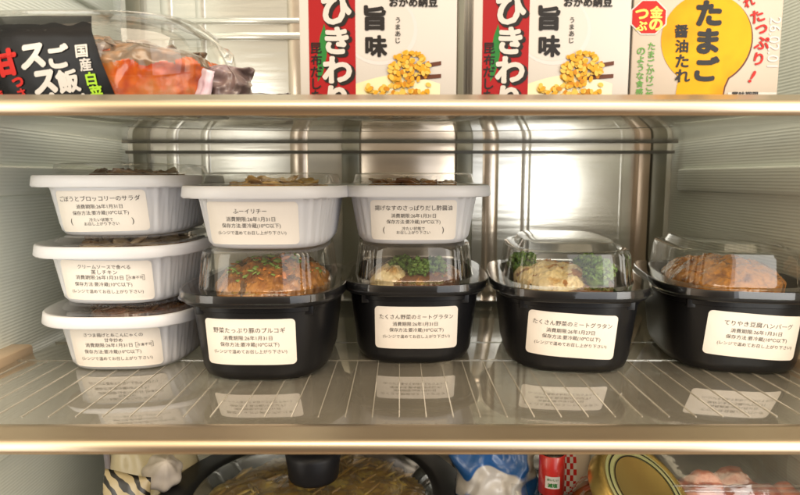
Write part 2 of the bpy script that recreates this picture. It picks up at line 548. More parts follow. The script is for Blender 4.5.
def mound(name, a, b, z0, z1, material, parent, seed, amp=0.004, freq=90, mats=None, split=0.0, N=90, edge=0.5):
    """continuous lumpy surface of food filling a box; two materials patched by noise when mats is given"""
    V, F, fm = [], [], []
    o = Vector((seed * 5.1, seed * 2.3, seed * 1.7))
    for i in range(N + 1):
        for j in range(N + 1):
            u, v = i / N * 2 - 1, j / N * 2 - 1
            x = a * u * math.sqrt(1 - v * v / 2) * 1.0
            y = b * v * math.sqrt(1 - u * u / 2) * 1.0
            r2 = min(1, (x / a) ** 2 + (y / b) ** 2)
            p_ = Vector((x, y, 0))
            n1 = noise.noise(p_ * freq + o)
            n2 = 1 - abs(noise.noise(p_ * freq * 2.3 + o)) * 2
            n3 = noise.noise(p_ * freq * 5 + o)
            V.append((x + 0.0015 * n2, y + 0.0015 * n1, z0 + (z1 - z0) * (1 - edge * r2 ** 2) + amp * (n1 + 0.5 * n2 + 0.22 * n3)))
    for i in range(N):
        for j in range(N):
            b_ = i * (N + 1) + j
            F.append((b_, b_ + N + 1, b_ + N + 2, b_ + 1))
            if mats:
                q = Vector(V[b_])
                fm.append(1 if noise.noise(Vector((q.x, q.y, 0)) * freq * 0.8 + o * 2) > split else 0)
    # close the underside so that it is a solid body
    rim = [i * (N + 1) for i in range(N + 1)] + [N * (N + 1) + j for j in range(1, N + 1)] + [i * (N + 1) + N for i in range(N - 1, -1, -1)] + [j for j in range(N - 1, 0, -1)]
    b0_ = len(V)
    for r in rim:
        V.append((V[r][0] * .96, V[r][1] * .96, z0 - 0.008))
    m_ = len(rim)
    for k in range(m_):
        F.append((rim[k], b0_ + k, b0_ + (k + 1) % m_, rim[(k + 1) % m_])); fm.append(0)
    F.append(tuple(range(b0_, b0_ + m_))); fm.append(0)
    return mesh_obj(name, V, F, material, parent, True, mats, fm if mats else None)


def heap(n, a, b, z0, z1, r0, r1, seed, flat=(1, 1, 0.6), cx=0, cy=0):
    rnd = random.Random(seed)
    out = []
    for _ in range(n):
        t, q = rnd.uniform(0, 6.28), math.sqrt(rnd.random())
        r = rnd.uniform(r0, r1)
        dome = 1 - 0.55 * q * q
        out.append((cx + a * q * math.cos(t), cy + b * q * math.sin(t), z0 + (z1 - z0) * dome * rnd.uniform(0.55, 1),
                    r * flat[0] * rnd.uniform(.7, 1.3), r * flat[1] * rnd.uniform(.7, 1.3), r * flat[2] * rnd.uniform(.7, 1.3), rnd.uniform(0, 3.14)))
    return out


# ------------------------------------------------------------------ setting: the inside of the refrigerator
HW, YB, ZT, ZL = 0.320, 0.385, 0.56, -0.30
TOPZ = 0.187          # upper shelf surface
LOWZ = -0.205         # lower shelf surface


def side_wall(name, s):
    bm = bmesh.new()
    x0, x1 = sorted((s * HW, s * (HW + 0.03)))
    bm_box(bm, x0, x1, -0.02, YB + 0.04, ZL, ZT)
    o = bm_obj(name, bm, M['side'], None, False)
    # moulded support ridges run front to back
    for zc, hh in ((0.141, 0.0125), (-0.068, 0.0125), (0.33, 0.0125)):
        bm = bmesh.new()
        xa, xb = sorted((s * (HW - 0.006), s * (HW + 0.004)))
        bm_box(bm, xa, xb, -0.015, YB - 0.03, zc - hh, zc + hh, bev=0.003, seg=3)
        sharp(bm_obj('support_ridge', bm, M['side'], o), 40)
    for zc in (-0.0075, LOWZ - 0.0075):
        bm = bmesh.new()
        xa, xb = sorted((s * (HW - 0.0165), s * (HW + 0.004)))
        bm_box(bm, xa, xb, 0.006, 0.155, zc - 0.0055, zc + 0.0145, bev=0.003)
        sharp(bm_obj('shelf_ledge', bm, M['ledge'], o), 40)
    return struct(o)


side_wall('wall_left', -1)
side_wall('wall_right', 1)

bm = bmesh.new()
bm_box(bm, -HW - 0.03, HW + 0.03, YB, YB + 0.03, ZL, ZT)
wb = struct(bm_obj('wall_back', bm, M['back'], None, False))
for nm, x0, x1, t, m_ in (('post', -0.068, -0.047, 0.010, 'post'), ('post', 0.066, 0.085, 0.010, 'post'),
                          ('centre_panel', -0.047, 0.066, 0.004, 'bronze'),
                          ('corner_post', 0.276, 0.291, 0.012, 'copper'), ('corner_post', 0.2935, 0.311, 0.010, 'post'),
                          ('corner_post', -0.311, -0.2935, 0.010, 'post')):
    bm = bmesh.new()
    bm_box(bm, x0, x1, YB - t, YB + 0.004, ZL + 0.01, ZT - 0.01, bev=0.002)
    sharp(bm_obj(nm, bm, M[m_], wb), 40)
for xc, wd, m_ in ((-0.229, 0.008, 'back'), (-0.119, 0.012, 'bronze'), (0.107, 0.011, 'bronze'), (0.149, 0.008, 'back'), (0.262, 0.006, 'back'), (-0.268, 0.009, 'back')):  # half-round strips added to imitate bright streaks, the bronze pair for warm reflections
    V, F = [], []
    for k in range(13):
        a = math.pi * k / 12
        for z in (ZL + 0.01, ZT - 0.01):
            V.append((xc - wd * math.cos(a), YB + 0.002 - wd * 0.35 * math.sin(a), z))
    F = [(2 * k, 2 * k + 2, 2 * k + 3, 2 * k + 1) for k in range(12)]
    mesh_obj('glint_strip', V, F, M[m_], wb)
for zc, hh in ((0.305, 0.004), (0.322, 0.003)):
    for x0, x1 in ((-0.290, -0.070), (0.087, 0.274)):
        bm = bmesh.new()
        bm_box(bm, x0, x1, YB - 0.004, YB + 0.003, zc - hh, zc + hh, bev=0.0015)
        sharp(bm_obj('moulded_line', bm, M['back'], wb), 40)

bm = bmesh.new(); bm_box(bm, -HW - 0.03, HW + 0.03, -0.02, YB + 0.04, ZT, ZT + 0.03)
struct(bm_obj('ceiling', bm, M['liner'], None, False))
bm = bmesh.new(); bm_box(bm, -HW - 0.03, HW + 0.03, -0.02, YB + 0.04, ZL - 0.03, ZL)
struct(bm_obj('floor', bm, M['liner'], None, False))


# ------------------------------------------------------------------ shelves
def profile_bar(name, prof, x0, x1, material, parent):
    n = len(prof)
    V = [(x, y, z) for x in (x0, x1) for y, z in prof]
    F = [(i, (i + 1) % n, n + (i + 1) % n, n + i) for i in range(n)] + [tuple(range(n))[::-1], tuple(range(n, 2 * n))]
    o = mesh_obj(name, V, F, material, parent)
    return sharp(o, 40)


def make_shelf(label, z):
    t = thing('refrigerator_shelf', label, 'shelf', (0, 0, z), 0, 'clear shelves with metal front trims')
    g = box_obj('glass_panel', (-0.3030, 0.3030, 0.0047, 0.352, -0.0045, 0.0), M['glass'], t, 0.0012)
    # fine raised ribs and a cross ridge moulded into the top face
    bm = bmesh.new()
    k = -19
    while k <= 19:
        x = k * 0.0163 - 0.0004
        if abs(x) < 0.30:
            bm_box(bm, x - 0.0003, x + 0.0003, 0.018, 0.128, -0.0002, 0.0005)
        k += 1
    bm_obj('rib', bm, M['rib'], g, False)
    bm = bmesh.new()
    bm_box(bm, -0.302, 0.302, 0.1295, 0.1315, -0.0002, 0.0006)
    bm_box(bm, -0.302, 0.302, 0.182, 0.1832, -0.0002, 0.0005)
    bm_obj('cross_ridge', bm, M['glass'], g, False)
    # front trim: sloping top lip, rounded nose, underside rising to the back
    prof = [(0.0045, -0.0046), (0.0045, 0.0012), (0.0020, 0.0014), (0.0005, 0.0009), (-0.0070, -0.0022)]
    for a in range(7):
        th = R(118 + a * 20)
        prof.append((-0.0066 + 0.0046 * math.cos(th), -0.0068 + 0.0046 * math.sin(th) * 1.02))
    prof += [(-0.0030, -0.0104)]
    profile_bar('front_trim', prof, -0.318, 0.318, M['trim'], t)
    profile_bar('trim_underside', [(-0.0050, -0.0106), (-0.0028, -0.0099), (0.0046, -0.0048), (0.0060, -0.0048), (0.0060, -0.0070), (0.0, -0.0098)], -0.317, 0.317, M['trimlow'], t)
    profile_bar('rear_rail', [(0.3525, 0.001), (0.3525, -0.0052), (0.357, -0.0052), (0.357, 0.001)], -0.3125, 0.3125, M['rail'], t)
    profile_bar('rear_rail', [(0.360, -0.0130), (0.360, -0.0165), (0.366, -0.0165), (0.366, -0.0130)], -0.3125, 0.3125, M['rail'], t)
    return t


make_shelf('lower clear shelf with satin metal front trim, under the meal boxes', 0.0)
make_shelf('upper clear shelf with golden front trim, under the red and yellow packs', TOPZ)
make_shelf('bottom clear shelf mostly hidden, under the black pan and jar', LOWZ)


# ------------------------------------------------------------------ meal boxes
def sticker(surf, parent, s0, z0, w, h, lines, tilt=0.0, rad=0.003):
    """paper label with printed lines on the curved front; lines: (text, v, width[, u])"""
    c, sn = math.cos(tilt), math.sin(tilt)

    def at(off):
        def f(u, v, k=0):
            return surf(s0 + u * c - v * sn, z0 + u * sn + v * c, off + k * 0.000006)
        return f
    V, F = [], []
    NX, rows = 28, []
    for i in range(5):
        a = R(90 * i / 4)
        rows.append((-h / 2 + rad * (1 - math.cos(a)), w / 2 - rad * (1 - math.sin(a))))
    for k in range(1, 6):
        rows.append((-h / 2 + rad + (h - 2 * rad) * k / 6, w / 2))
    for i in range(5):
        a = R(90 * i / 4)
        rows.append((h / 2 - rad + rad * math.sin(a), w / 2 - rad * (1 - math.cos(a))))
    f = at(0.0003)
    for v, hw in rows:
        for k in range(NX + 1):
            q = f(-hw + 2 * hw * k / NX, v)
            V.append(q)
    for r in range(len(rows) - 1):
        for k in range(NX):
            b = r * (NX + 1) + k
            F.append((b, b + 1, b + NX + 2, b + NX + 1))
    lab = mesh_obj('label', V, F, M['paper'], parent)
    p = Print()
    for ln in lines:
        p.line(ln[0], ln[3] if len(ln) > 3 else 0, ln[1], width=ln[2])
        if ln[0] == '冷凍不可':       # boxed remark
            u_, v_, w_, h_, e_ = ln[3], ln[1], ln[2] / 2 + 0.0008, 0.0021, 0.00025
            p.rect(u_ - w_, v_ - h_, u_ + w_, v_ - h_ + e_); p.rect(u_ - w_, v_ + h_ - e_, u_ + w_, v_ + h_)
            p.rect(u_ - w_, v_ - h_ + e_, u_ - w_ + e_, v_ + h_ - e_); p.rect(u_ + w_ - e_, v_ - h_ + e_, u_ + w_, v_ + h_ - e_)
    p.build('lettering', at(0.00055), M['ink'], lab)
    return lab


def flute_white(f, n, L):
    # vertical pleats down the long sides, none on the label panels at the two ends
    w = min(max((abs(n[0]) - 0.45) / 0.25, 0), 1)
    return -w * 0.0017 * (0.5 + 0.5 * math.cos(f * L / 0.0088 * 2 * math.pi)) ** 2


def flute_lid(f, n, L):
    # a bundle of narrow pleats at each corner of the dome
    w = max(0, 1 - abs(abs(n[0]) - 0.72) / 0.24)
    return w ** 0.5 * 0.0013 * math.cos(f * L / 0.0046 * 2 * math.pi)


def make_white_box(label, loc, rz, lines, s0=0.0, tilt=0.0, lw=0.066, lh=0.0300, z0=0.0186, lid_h=0.0058):
    t = thing('white_meal_box', label, 'meal box', loc, rz, 'white meal boxes with clear lids')
    H = 0.0445
    n = 3.3
    loft('tub', [(0.0, 0.0410, 0.0630, n), (0.0006, 0.0430, 0.0650, n), (0.004, 0.0455, 0.0676, n, 0.4), (0.008, 0.0464, 0.0686, n, 1),
                 (0.0335, 0.0508, 0.0732, n, 1), (0.0355, 0.0514, 0.0738, n, 0), (0.0364, 0.0590, 0.0810, n), (0.0358, 0.0612, 0.0832, n), (0.0370, 0.0622, 0.0842, n),
                 (0.0415, 0.0616, 0.0836, n), (H - 0.0006, 0.0612, 0.0832, n), (H, 0.0602, 0.0822, n), (H - 0.0008, 0.0560, 0.0780, n),
                 (0.033, 0.0494, 0.0718, n), (0.006, 0.0446, 0.0668, n), (0.0035, 0.041, 0.063, n)],
         M['white'], t, K=420, flute=flute_white, cap0=True, cap1=True, sharp_deg=60)
    lid = loft('lid', [(H + 0.0008, 0.0604, 0.0824, n), (H + 0.0012, 0.0560, 0.0780, n), (H + 0.0014, 0.0500, 0.0722, n), (H + 0.0024, 0.0490, 0.0712, n),
                       (H + lid_h - 0.0012, 0.0476, 0.0696, n), (H + lid_h - 0.0003, 0.0460, 0.0680, n), (H + lid_h, 0.0400, 0.0610, n)],
               M['lid'], t, K=160, cap0=False, cap1=True, sharp_deg=38)
    su = Surf(0.004, (0.0455, 0.0676, n), 0.0350, (0.0512, 0.0736, n))
    sticker(su, t, s0, z0, lw, lh, lines, tilt)
    return t


def make_black_box(label, loc, rz, lines, s0=0.0, tilt=0.0, lw=0.064, lh=0.0335, z0=0.0300, lid_h=0.0280, crown=0.0006):
    t = thing('black_meal_box', label, 'meal box', loc, rz, 'black meal boxes with clear domed lids')
    H = 0.0640
    n = 3.35
    loft('tub', [(0.0018, 0.034, 0.052, n), (0.0, 0.037, 0.056, n), (0.0004, 0.0425, 0.0630, n), (0.0028, 0.0460, 0.0664, n), (0.008, 0.0478, 0.0684, n),
                 (0.051, 0.0528, 0.0738, n), (0.0515, 0.0538, 0.0748, n), (0.0550, 0.0541, 0.0751, n), (0.0556, 0.0578, 0.0800, 3.4), (0.0570, 0.0592, 0.0814, 3.4),
                 (0.0628, 0.0598, 0.0820, 3.4), (H, 0.0592, 0.0814, 3.4), (H - 0.0008, 0.0540, 0.0760, 3.4),
                 (0.054, 0.0522, 0.0732, n), (0.008, 0.0468, 0.0674, n), (0.004, 0.040, 0.060, n)],
         M['black'], t, K=220, cap0=True, cap1=True, sharp_deg=45)
    # small stacking lugs under the rim
    so = Surf(0.046, (0.0521, 0.0730, n), 0.0510, (0.0528, 0.0738, n))
    for sgn in (-0.039, 0.039):
        q = so(sgn, 0.049, 0.0)
        bm = bmesh.new()
        bm_box(bm, q[0] - 0.0035, q[0] + 0.0035, q[1] - 0.0018, q[1] + 0.004, 0.0485, 0.0561, bev=0.0006)
        sharp(bm_obj('lug', bm, M['black'], t), 40)
    z = H
    q = 3.4
    loft('lid', [(z - 0.0052, 0.0614, 0.0837, 3.5), (z - 0.0046, 0.0607, 0.0829, 3.5), (z + 0.0004, 0.0604, 0.0826, 3.5), (z + 0.0010, 0.0598, 0.0820, 3.5), (z + 0.0012, 0.0560, 0.0780, 3.1),
                 (z + 0.0014, 0.0490, 0.0712, q), (z + 0.0036, 0.0482, 0.0702, q, 1), (z + lid_h - 0.005, 0.0462, 0.0676, q, 1),
                 (z + lid_h - 0.0014, 0.0452, 0.0664, q, 0.6), (z + lid_h - 0.0002, 0.0432, 0.0642, q), (z + lid_h + 0.0001, 0.0400, 0.0610, q), (z + lid_h - 0.0010, 0.0390, 0.0600, q), (z + lid_h - 0.0008, 0.0375, 0.0585, q),
                 (z + lid_h + crown, 0.0345, 0.0550, q), (z + lid_h + crown * 1.1 + 0.0002, 0.0325, 0.0530, q), (z + lid_h + crown * 1.2 + 0.0003, 0.012, 0.020, 2.5)],
         M['lid'], t, K=420, flute=flute_lid, cap0=False, cap1=True, sharp_deg=38)
    su = Surf(0.008, (0.0478, 0.0684, n), 0.051, (0.0528, 0.0738, n))
    sticker(su, t, s0, z0, lw, lh, lines, tilt)
    return t


D2 = '消費期限:26年1月%s日'
KEEP = '保存方法:要冷蔵(10℃以下)'
WARM = '(レンジで温めてお召し上がり下さい)'


def std(title, tw, day='31', u=0.0):
    return [(title, 0.0088, tw, u), (D2 % day, 0.0032, 0.034, u - 0.001), (KEEP, -0.0018, 0.041, u), (WARM, -0.0070, 0.051, u)]


def cold(title, tw, day='31'):
    return [(title, 0.0092, tw), (D2 % day, 0.0034, 0.033), (KEEP, -0.0014, 0.040), ('冷たい状態で', -0.0062, 0.017), ('お召し上がり下さい', -0.0092, 0.025),
            ('(', -0.0077, 0.0014, -0.022), (')', -0.0077, 0.0014, 0.022)]


def two(t1, w1, t2, w2):
    return [(t1, 0.0104, w1), (t2, 0.0064, w2), (D2 % '31', 0.0024, 0.034, -0.004), (KEEP, -0.0030, 0.041, -0.002), (WARM, -0.0085, 0.051),
            ('冷凍不可', 0.0024, 0.0105, 0.0212, 0.02)]


B = {}
# black boxes: (front-centre pixel column, distance of base front from the camera)
XB = [(-0.1010, 0.411), (0.0115, 0.451), (0.128, 0.428), (0.2510, 0.427)]
BASEF = 0.0640


def black_at(i, rz):
    x, d = XB[i]
    y = d - CAM_D
    # centre lies one half-length behind the front along the box's own axis
    return (x - math.sin(rz) * BASEF, y + math.cos(rz) * BASEF, 0.0006)


rzs = [0.0, 0.0, R(-5), R(-11)]
B[0] = make_black_box('black box holding a white box, its sticker reading 野菜たっぷり豚のプルコギ', black_at(0, rzs[0]), rzs[0], std('野菜たっぷり豚のプルコギ', 0.050), s0=-0.003)
B[1] = make_black_box('black box under a white box, its sticker reading たくさん野菜のミートグラタン', black_at(1, rzs[1]), rzs[1], std('たくさん野菜のミートグラタン', 0.056), s0=0.001)
B[2] = make_black_box('black box of yellow gratin and broccoli with nothing stacked on its lid', black_at(2, rzs[2]), rzs[2], std('たくさん野菜のミートグラタン', 0.056, '27'), s0=-0.004, tilt=R(-3), lid_h=0.0258, crown=0.0048)
B[3] = make_black_box('black box at the right wall, its sticker reading てりやき豆腐ハンバーグ', black_at(3, rzs[3]), rzs[3], std('てりやき豆腐ハンバーグ', 0.046, '31', 0.002), s0=0.004, tilt=R(-3), lid_h=0.0258, crown=0.0048)

# white boxes: a stack of three at the left wall, and one on each of two black boxes
PX, PD = -0.2170, 0.433
WF = 0.0665
sp = 0.0502
for k, (lab, lines, dx, dd, s0, tl) in enumerate((
        ('white box at the bottom of the stack by the left wall', two('さつま揚げと糸こんにゃくの', 0.042, '甘辛炒め', 0.0130), 0.003, 0.000, 0.002, 0.0),
        ('middle white box of the stack of three by the left wall', two('クリームソースで食べる', 0.037, '蒸しチキン', 0.0185), 0.000, 0.000, 0.001, R(-1)),
        ('topmost white box of the stack, with ごぼうとブロッコリーのサラダ sticker', cold('ごぼうとブロッコリーのサラダ', 0.058), -0.001, 0.004, -0.001, R(1)))):
    make_white_box(lab, (PX + dx, PD - CAM_D + WF + dd, 0.0006 + k * sp), R(2), lines, s0=s0, tilt=tl, lid_h=0.0092 if k == 2 else 0.0058)
b0, b1 = black_at(0, 0), black_at(1, 0)
ZW = 0.0006 + 0.0640 + 0.0280 + 0.0010
make_white_box('white box on the left black box, with ふーイリチー sticker', (b0[0] + 0.002, 0.437 - CAM_D + WF - 0.02, ZW), 0, 
               [('ふーイリチー', 0.0085, 0.023), (D2 % '31', 0.0030, 0.034), (KEEP, -0.0018, 0.041), (WARM, -0.0068, 0.048)], s0=-0.004, lid_h=0.0092)
make_white_box('white box whose sticker reads 揚げなすのさっぱりだし酢醤油', (b1[0] - 0.0005, 0.448 - CAM_D + WF, ZW), 0, cold('揚げなすのさっぱりだし酢醤油', 0.058), s0=-0.001, lid_h=0.0092)


# ------------------------------------------------------------------ food in the boxes
def place_food(name, label, cat, root_loc, rz, z=0.0):
    return thing(name, label, cat, (root_loc[0], root_loc[1], root_loc[2] + z), rz)


f = place_food('pork_stir_fry', 'brown pork stir fry with carrot and greens inside the left black box', 'food', b0, 0)
mound('meat', 0.0435, 0.0635, 0.054, 0.0760, M['bulgogi'], f, 3, 0.0042, 130, [M['bulgogi'], M['konjac']], 0.28, 110, 0.7)
lumps('carrot', heap(70, 0.036, 0.055, 0.066, 0.0800, 0.0011, 0.0021, 4, (2.4, 0.8, 0.6)), M['carrot'], f, 4)
lumps('greens', heap(90, 0.036, 0.055, 0.066, 0.0810, 0.0013, 0.0026, 5, (1.6, 1.0, 0.5)), M['scallion'], f, 5, 2, 0.7)


def broccoli(name, centres, r, parent, seed):
    for ci, (cx, cy, cz) in enumerate(centres):
        rnd = random.Random(seed + ci)
        pts = []
        for _ in range(110):
            t, p = rnd.uniform(0, 6.28), math.acos(rnd.uniform(-0.3, 1))
            q = r * rnd.uniform(0.55, 0.95)
            s_ = rnd.uniform(0.07, 0.17) * r
            pts.append((cx + q * math.sin(p) * math.cos(t), cy + q * math.sin(p) * math.sin(t), cz + q * math.cos(p) * 0.85, s_, s_, s_, 0))
        pts.append((cx, cy, cz - r * 0.2, r * 0.7, r * 0.7, r * 0.7, 0))
        lumps(name, pts, M['brocc'], parent, seed + ci, 2, 0.9)


f = place_food('gratin', 'meat gratin topped with broccoli inside the box under a white box', 'food', b1, 0)
mound('meat_sauce', 0.039, 0.058, 0.052, 0.068, M['mince'], f, 13, 0.003, 120, [M['mince'], M['bulgogi']], 0.2)
broccoli('broccoli', [(0.004, -0.040, 0.070), (-0.010, -0.026, 0.070), (0.016, -0.028, 0.069)], 0.012, f, 14)
ch = mound('cheese', 0.016, 0.018, 0.062, 0.070, M['gratin'], f, 15, 0.003, 140, None, 0, 60, 0.95)
ch.location = (-0.020, -0.034, 0)
b2 = black_at(2, rzs[2])
f = place_food('gratin', 'yellow gratin and broccoli under the lid with nothing stacked on it', 'food', b2, rzs[2])
mound('meat_sauce', 0.039, 0.058, 0.050, 0.064, M['mince'], f, 23, 0.003, 120)
ch = mound('cheese', 0.029, 0.050, 0.060, 0.071, M['gratin'], f, 24, 0.0034, 110, [M['gratin'], M['bulgogi']], 0.42, 100, 0.8)
ch.location = (-0.010, -0.006, 0)
broccoli('broccoli', [(0.021, -0.044, 0.071), (0.025, -0.022, 0.070), (-0.030, 0.012, 0.070), (0.022, 0.005, 0.070)], 0.0130, f, 25)
b3 = black_at(3, rzs[3])
f = place_food('hamburger_patty', 'glazed brown tofu patty under the lid by the right wall', 'food', b3, rzs[3])
mound('patty', 0.043, 0.063, 0.056, 0.0755, M['patty'], f, 31, 0.0034, 85, [M['patty'], M['bulgogi']], 0.30, 110, 0.7)
lumps('sauce', heap(60, 0.036, 0.055, 0.060, 0.0755, 0.002, 0.004, 33, (1.4, 1.2, .4)), M['patty'], f, 33, 2, 0.6)

WH = 0.0395
for (nm, lab, x, y, z, m_, sd) in (
        ('simmered_konjac', 'dark simmered konjac and fishcake in the bottom white box of the stack', PX + 0.006, PD - CAM_D + WF, 0, 'konjac', 41),
        ('cream_chicken', 'beige creamed chicken in the middle white box of the stack', PX, PD - CAM_D + WF, sp, 'chicken', 42),
        ('burdock_salad', 'brown burdock salad in the topmost white box of the stack', PX, PD - CAM_D + WF + 0.004, 2 * sp, 'burdock', 43),
        ('wheat_gluten_stir_fry', 'golden stir fry in the white box on the left black box', b0[0] + 0.002, 0.437 - CAM_D + WF - 0.02, ZW, 'egg', 44),
        ('fried_aubergine', 'dark fried aubergine in the white box between the two dark posts', b1[0], 0.448 - CAM_D + WF, ZW, 'aubergine', 45)):
    o = mound(nm, 0.041, 0.061, 0.036, 0.0440, M[m_], None, sd, 0.0028, 95 + 9 * (sd % 5), [M[m_], M[{'konjac': 'mince', 'chicken': 'burdock', 'burdock': 'chicken', 'egg': 'bulgogi', 'aubergine': 'bulgogi'}[m_]]], 0.15, 90, 0.4)
    ls = lumps('slices', heap(34, 0.034, 0.052, 0.040, 0.0478, 0.004, 0.0085, sd, (1.3, 0.9, 0.30)), M[m_], o, sd, 3, 0.45)
    o.location = (x, y, z)
    tag(o, lab, 'food')


# ------------------------------------------------------------------ flat printed faces
def shape_print(name, polys, fn, material, parent):
    """polys: closed (u,v) outlines, each filled as one face"""
    V, F = [], []
    for k, p in enumerate(polys):
        b = len(V)
        V += [fn(u, v, k) for u, v in p]
        F.append(tuple(range(b, b + len(p))))
    return mesh_obj(name, V, F, material, parent, smooth=False)


def ell(cx, cy, rx, ry, rot=0.0, n=40, a0=0, a1=360):
    out = []
    for i in range(n):
        a = R(a0 + (a1 - a0) * i / n)
        x, y = rx * math.cos(a), ry * math.sin(a)
        out.append((cx + x * math.cos(rot) - y * math.sin(rot), cy + x * math.sin(rot) + y * math.cos(rot)))
    return out


PYM = 0.000611
PXM = 0.000652        # metres per photo pixel on the packs


def rounded_rect(x0, y0, x1, y1, r, n=5):
    out = []
    for cx, cy, a0 in ((x1 - r, y1 - r, 0), (x0 + r, y1 - r, 90), (x0 + r, y0 + r, 180), (x1 - r, y0 + r, 270)):
        for i in range(n + 1):
            a = R(a0 + 90 * i / n)
            out.append((cx + r * math.cos(a), cy + r * math.sin(a)))
    return out


def make_natto(label, px, py_base, d, rz):
    """upright pack; (u,v) measured in photo pixels from its lower left corner"""
    base = pix(px, 97, d)
    t = thing('natto_pack', label, 'food pack', (base.x, base.y, TOPZ + 0.0006), rz, 'upright natto packs with red bands')
    w, h, dep = 152 * PXM, 150 * PXM, 0.075
    bm = bmesh.new()
    for k in range(3):
        bm_box(bm, 0.0015, w - 0.0015, 0.001 + k * 0.0245, 0.0005 + (k + 1) * 0.0245, 0.0, h, bev=0.005, seg=3)
    sharp(bm_obj('foam_tray', bm, M['ppwhite'], t), 60)
    # printed film wrapped round the front
    o = box_obj('printed_film', (0.0, w - 0.0, -0.0012, 0.0008, 0.0005, h - 0.0005), M['ppwhite'], t, 0.0006)
    VB = 4.0    # pixels hidden below the trim

    def at(off):
        return lambda u, v, k=0: (u * PXM, -0.0012 - off - k * 0.000006, v * PYM + 0.0079)
    shape_print('red_band', [[(9, -6), (54, -6), (54, 138), (9, 138)]], at(0.00024), M['ppred'], o)
    leaf = [(17, 14), (22, 22), (26, 40), (27, 58), (24, 72), (20, 60), (17, 40)]
    shape_print('leaf', [leaf], at(0.00035), M['pgreen'], o)
    p = Print(); p.column('昆布だしたれ', 16, 48, 10.5, 12, 0.02); p.build('lettering', at(0.0005), M['pblack'], o, -9)
    p = Print(); p.column('ひきわり', 37, 84, 25, 29.5, 0.085); p.build('lettering', lambda u, v, k=0: at(0.0005)(u + 1.3, v - 1.0, k), M['pblack'], o, -8)
    p = Print(); p.column('ひきわり', 36, 85, 25, 29.5, 0.045); p.build('lettering', at(0.0007), M['ppwhite'], o, -9)
    shape_print('disc', [ell(78, 66, 36, 35)], at(0.00008), M['pgrey'], o)
    shape_print('disc', [ell(77, 67.5, 33.5, 32.5)], at(0.00014), M['ppwhite'], o)
    p = Print(); p.line('旨', 73, 78, height=23, bold=0.045); p.line('味', 74, 50, height=20, bold=0.045); p.build('lettering', at(0.0005), M['pblack'], o)
    p = Print(); p.column('うまあじ', 95, 76, 5.2, 6.8, 0.01)
    p.line('おかめ納豆', 110, 93.5, width=46, bold=0.035); p.build('lettering', at(0.0005), M['pblack'], o)
    shape_print('bowl', [[(54, -6), (136, -6), (136, 12)] + [(54 + 82 * (1 - i / 16), 12 + 9 * math.sin(math.pi * i / 16)) for i in range(1, 16)] + [(54, 12)]], at(0.0003), M['pbowl'], o)
    shape_print('chopstick', [[(100, 24), (137, 31), (137, 35), (100, 29)], [(104, 15), (137, 18), (137, 22), (104, 20)]], at(0.00036), M['pbrown'], o)
    rnd = random.Random(5)
    groups = ([], [], [])
    spots = []
    for _ in range(150):
        a, q = rnd.uniform(0, 6.28), math.sqrt(rnd.random())
        spots.append((105 + 20 * q * math.cos(a) + 2 * math.sin(a), 27 + 17 * q * math.sin(a)))
    for _ in range(110):
        spots.append((60 + rnd.random() * 62 + 4, -4 + rnd.random() ** 1.5 * 15))
    for x, y in spots:
        groups[rnd.choice((0, 0, 1, 2, 2))].append(ell(x, y, rnd.uniform(2.2, 3.4), rnd.uniform(1.5, 2.3), rnd.uniform(0, 3), 12))
    V, F, fm = [], [], []
    allp = [(g, i) for g in range(3) for i in groups[g]]
    rnd.shuffle(allp)
    fn = at(0.0004)
    for k, (g, pl) in enumerate(allp):
        b = len(V)
        V += [fn(u, v, k) for u, v in pl]
        F.append(tuple(range(b, b + len(pl)))); fm.append(g)
    mesh_obj('printed_beans', V, F, None, o, False, [M['b1'], M['b2'], M['b3']], fm)
    return t


make_natto('red and white natto pack standing on the upper shelf, left of its twin', 301, 97, 0.392, 0)
make_natto('red and white natto pack standing against the yellow egg natto pack', 472, 97, 0.392, 0)

# yellow egg-sauce pack
base = pix(629, 97, 0.395)
t = thing('natto_pack', 'cream natto pack with big yellow yolk print reading たまご醤油たれ', 'food pack', (base.x, base.y, TOPZ + 0.0006), 0, None)
w, h = 145 * PXM, 150 * PXM
bm = bmesh.new()
for k in range(3):
    bm_box(bm, 0.0015, w - 0.0015, 0.001 + k * 0.0245, 0.0005 + (k + 1) * 0.0245, 0.0, h, bev=0.005, seg=3)
sharp(bm_obj('foam_tray', bm, M['ppwhite'], t), 60)
o = box_obj('printed_film', (0.0, w, -0.0012, 0.0008, 0.0005, h - 0.0005), M['pcream'], t, 0.0006)


def at3(off):
    return lambda u, v, k=0: (u * PXM, -0.0012 - off - k * 0.000006, v * PYM + 0.0079)


yo = []
for i in range(60):
    a = R(-58 + 296 * i / 59)
    yo.append((72 + 44 * math.cos(a), 58 + 46 * math.sin(a)))
yo += [(40, 10), (33, -6), (100, -6), (94, 10)][0:0]
yo = yo + [(46, 12), (44, -6), (90, -6), (92, 10)]
shape_print('yolk_shade', [[(u + 1.5, v - 1) for u, v in yo]], at3(0.0002), M['pbrown'], o)
shape_print('yolk', [yo], at3(0.0003), M['yolk'], o)
shape_print('seal', [ell(15, 80, 19, 19, R(22.5), 8)], at3(0.00035), M['ppwhite'], o)
shape_print('seal', [ell(15, 80, 17.5, 17.5, R(22.5), 8)], at3(0.00045), M['vred'], o)
p = Print(); p.column('金の', 22, 85, 11, 12.5, 0.04); p.column('つぶ', 8, 83, 9, 12, 0.04); p.build('lettering', at3(0.0006), M['pyel'], o)
p = Print(); p.column('たまご', 73, 84, 23, 28, 0.055, du=0.5); p.column('醤油たれ', 47, 66, 12.5, 15, 0.03, du=1.2); p.build('lettering', at3(0.0006), M['pblack'], o)
p = Print()
